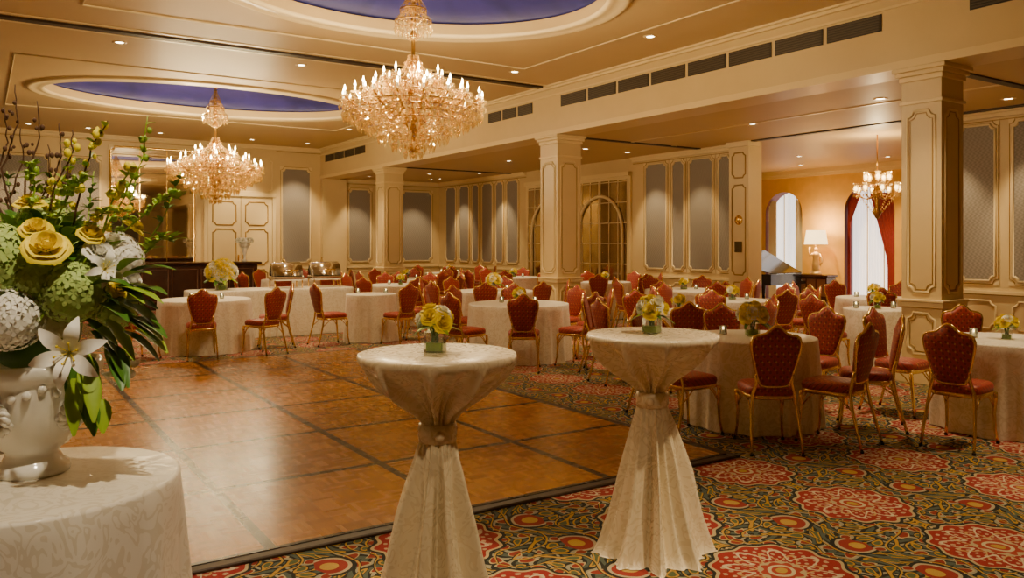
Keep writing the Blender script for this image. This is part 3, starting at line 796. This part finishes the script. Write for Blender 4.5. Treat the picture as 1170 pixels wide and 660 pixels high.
b.obj('urn_vase',[WHITEC],(UX,UY,.762),-radians(33.5))
# bouquet
b=MB(); rd=random.Random(12); Yl,Wh,GH,MH,LF,LL,TW=range(7)
def dirc(p): d=V(p)-V((0,0,.42)); return d.normalized()
b.sphere((0,0,.52),.16,LF,14,10)
for c,R,m in (((.0,-.19,.755),.13,GH),((.235,-.16,.655),.105,GH),((.07,-.24,.57),.10,Wh),((-.10,-.20,.60),.10,MH),((-.17,-.05,.76),.11,MH),((.15,-.14,.56),.075,MH),((.12,.12,.72),.12,GH),((-.1,.16,.68),.12,Wh),((.27,.05,.60),.09,GH),((.02,.05,.88),.10,GH),((.25,.1,.78),.08,Wh),((.13,-.2,.70),.07,GH),((.36,-.05,.76),.06,Wh)):
    hyd(b,c,R,m,130,rd)
for c,R,m in (((.20,-.26,.81),.062,Yl),((-.06,-.26,.87),.060,Yl),((.13,-.2,.87),.045,Yl),((-.03,-.32,.485),.060,Yl),((.31,-.13,.79),.048,Wh),((.28,-.13,.85),.040,Yl),((.05,-.1,.96),.045,Yl),((-.17,-.2,.50),.06,Wh),((.38,-.05,.69),.04,Wh),((-.2,.0,.86),.05,Yl),((.3,.14,.88),.04,Yl),((.04,.2,.9),.05,Wh),((.36,-.11,.66),.032,Yl)):
    petal_rose(b,c,R*1.12,dirc((c[0],c[1]*1.4,c[2])),m,rd)
lily(b,(.27,-.25,.46),.12,(.35,-1,.1),Wh,Yl); lily(b,(.37,-.12,.40),.07,(.8,-.6,-.2),Wh,Yl); lily(b,(.34,-.16,.73),.07,(.7,-.8,.2),Wh,Yl)
for i in range(200):
    a=rd.uniform(0,2*pi); el=rd.uniform(-.2,1.2); d=V((cos(a)*cos(el),sin(a)*cos(el),sin(el)))
    p=V((0.03,0,.64))+V((d.x*.23,d.y*.16,d.z*.24)); leaf(b,p,d+V((0,0,.15)),rd.uniform(.09,.15),rd.uniform(.020,.034),LF if i%2 else LL,rd.uniform(.2,.6))
for (x,z,dx,dz,L) in ((.34,.66,1,.1,.17),(.36,.60,1,-.2,.17),(.38,.72,.9,.35,.16),(.32,.54,.8,-.5,.15),(.28,.40,.3,-1,.13),(.24,.38,.1,-1,.13),(.35,.46,.5,-.8,.14),(.30,.32,.25,-1,.1),(.42,.64,1,-.05,.16),(.40,.54,1,-.3,.15)):
    for k in range(4): leaf(b,(x+rd.uniform(-.05,.05),-.15+rd.uniform(-.06,.06),z+rd.uniform(-.03,.03)),(dx,rd.uniform(-.7,-.1),dz+rd.uniform(-.15,.35)),L*rd.uniform(.8,1.15),.032,LF if k%3 else LL,.3)
for (x,z) in ((.30,.34),(.26,.28),(.34,.40)):
    b.tube([(.2,-.2,.5),(x-.02,-.22,.45),(x,-.22,z)],.004,5,LL)
def branch(P,m,lm,n,ll,bud=None,bs=1):
    P=[V(p) for p in P]; Q=[]
    for i in range(len(P)-1):
        for k in range(5): Q.append(P[i].lerp(P[i+1],k/5)+V((rd.uniform(-.004,.004),rd.uniform(-.004,.004),0)))
    Q.append(P[-1]); b.tube(Q,.0045,5,m,False,None,True,[1-.6*i/len(Q) for i in range(len(Q))])
    for i in range(n):
        q_=Q[int((.25+.75*rd.random())*(len(Q)-1))]; a=rd.random()*6.28; d=V((cos(a),sin(a),rd.uniform(.2,1)))
        if lm is not None: leaf(b,q_,d,ll*rd.uniform(.7,1.2),ll*.24,lm,.2,4)
        if bud is not None and i%2==0: b.sphere(q_+d*.015,rd.uniform(.007,.012)*bs,bud,8,6,1.3)
branch([(.15,0,.7),(.30,.02,.95),(.38,.03,1.12),(.40,.03,1.28)],LL,LL,34,.045,LL)
branch([(.1,0,.7),(.2,-.05,1.0),(.24,-.06,1.15),(.30,-.06,1.25)],TW,LL,30,.04,Yl,1.1)
branch([(.05,0,.7),(.10,-.05,1.0),(.17,-.05,1.13),(.17,-.05,1.22)],TW,LL,26,.04,Yl,1.1)
branch([(.1,.1,.7),(.32,.1,.9),(.45,.1,1.0),(.50,.08,.98)],LL,LL,36,.05,LL)
branch([(.2,.1,.6),(.40,.0,.78),(.47,-.02,.84),(.52,-.02,.82)],LL,LL,30,.06)
branch([(0,.1,.7),(.02,.1,1.0),(.10,.1,1.14)],LL,LL,36,.055,Yl)
branch([(.2,0,.7),(.33,-.08,.98),(.41,-.1,1.1)],LL,LL,36,.05,Yl,1.2)
branch([(.0,-.1,.8),(.08,-.12,1.0),(.06,-.12,1.1)],LL,LL,36,.05,LL)
branch([(.1,-.1,.8),(.2,-.14,.98),(.26,-.14,1.06)],LL,LL,40,.05,LL)
branch([(.2,-.1,.8),(.32,-.14,.92),(.42,-.14,.93)],LL,LL,40,.05,Yl)
for x,z in ((-.02,1.34),(-.08,1.24),(.02,1.18),(-.14,1.32),(.06,1.26),(-.05,1.12),(-.10,1.40),(.09,1.12)):
    branch([(-.05,.05,.7),(x-.04,.05,z*.78),(x+.01,.06,z*.9),(x,.06,z)],TW,None,16,.02,TW,.7)
for k in range(5): branch([(-.1+k*.1,.1,.7),(-.2+k*.15,.2,.95),(-.25+k*.17,.25,1.1)],LL,LF,20,.05)
b.obj('floral_bouquet',[YEL,WPET,GHYD,MHYD,LEAF,LEAFL,TWIG],(UX,UY,.762),-radians(33.5))

# ------------------------------------------------------------------ adjoining room furniture
b=MB()
b.box(-.5,.5,-.22,.22,.70,.76,0,.01); b.box(-.46,.46,-.19,.19,.12,.70,0,.01)
for sx in (-.42,.42):
    for sy in (-.16,.16): b.lathe([(.03,0),(.02,.06),(.035,.12)],10,0,(sx,sy,0))
for k in range(3): b.box(-.44+k*.3,-.18+k*.3,-.2,-.185,.2,.64,1,.004); b.sphere((-.2+k*.3,-.205,.42),.015,2,8,6)
b.obj('credenza',[DWOOD,M('credenza_panel',(.13,.05,.025),.3),BRASS],(18.5,13.35,0),-pi/2)
# lamp with gilded figure base
b=MB()
b.lathe([(.15,0),(.16,.02),(.14,.05),(.10,.06),(.11,.10)],20,0)
b.lathe([(.075,.10),(.11,.16),(.095,.26),(.07,.36),(.095,.44),(.085,.50),(.03,.54)],16,0)
b.sphere((0,0,.585),.05,0,12,8,1.2)
b.tube([(.08,0,.49),(.16,.0,.44),(.19,0,.54),(.17,0,.64)],.024,8,0); b.tube([(-.08,0,.49),(-.15,0,.40),(-.17,0,.30),(-.12,0,.22)],.024,8,0)
b.tube([(.0,.02,.6),(.0,.02,.75)],.012,6,0)
b.lathe([(.30,.70),(.24,1.04)],28,1)
b.lathe([(.295,.70),(.31,.70),(.31,.71)],28,0)
o=b.obj('table_lamp',[M('lamp_statue',(.75,.55,.25),.35,.4),SHADE],(18.5,13.35,.762),pi/2+.2,None,(1,1,1.12))
l=bpy.data.lights.new('table_lamp_light','POINT'); l.energy=60; l.color=(1,.66,.30); l.shadow_soft_size=.08
q_=bpy.data.objects.new('table_lamp_light',l); sc.collection.objects.link(q_); q_.parent=o; q_.location=(0,0,1.12)
# piano
b=MB()
out=[(-.75,-.7),(.75,-.7),(.75,.1),(.70,.5),(.5,.75),(.25,.95),(.05,1.1),(-.25,1.2),(-.55,1.15),(-.75,.9)]
b.layers([[(x,y,.62) for x,y in out],[(x,y,.95) for x,y in out]],0,False)
b.box(-.74,.74,-.95,-.7,.62,.72,0,.01); b.box(-.62,.62,-.93,-.72,.72,.735,1)
for i in range(36): b.box(-.61+i*.034,-.597+i*.034,-.82,-.72,.735,.745,0)
for x,y in ((-.62,-.75),(.62,-.75),(-.3,.95)): b.lathe([(.03,0),(.05,.05),(.045,.2),(.07,.45),(.08,.62)],12,0,(x,y,0))
a=radians(27)
b.layers([[(-.75+(x+.75)*cos(a)-dz*sin(a),y,.955+(x+.75)*sin(a)+dz*cos(a)) for x,y in out] for dz in (0,.025)],0,False)
b.tube([(.5,0,.95),(.42,0,1.52)],.012,6,0)
b.obj('grand_piano',[BLACK,WPET],(17.2,13.9,0),radians(95),None,.85)

# ------------------------------------------------------------------ world & camera
wd=bpy.data.worlds.new('World'); sc.world=wd; wd.use_nodes=True
wd.node_tree.nodes['Background'].inputs[0].default_value=(.9,.75,.55,1); wd.node_tree.nodes['Background'].inputs[1].default_value=.3
cam=bpy.data.cameras.new('camera'); co=bpy.data.objects.new('camera',cam); sc.collection.objects.link(co)
cam.sensor_width=36; cam.lens=28.3; cam.shift_y=-52/1170; cam.clip_end=100
co.location=(0,0,1.58); co.rotation_euler=(radians(90),0,radians(-33.5)); sc.camera=co
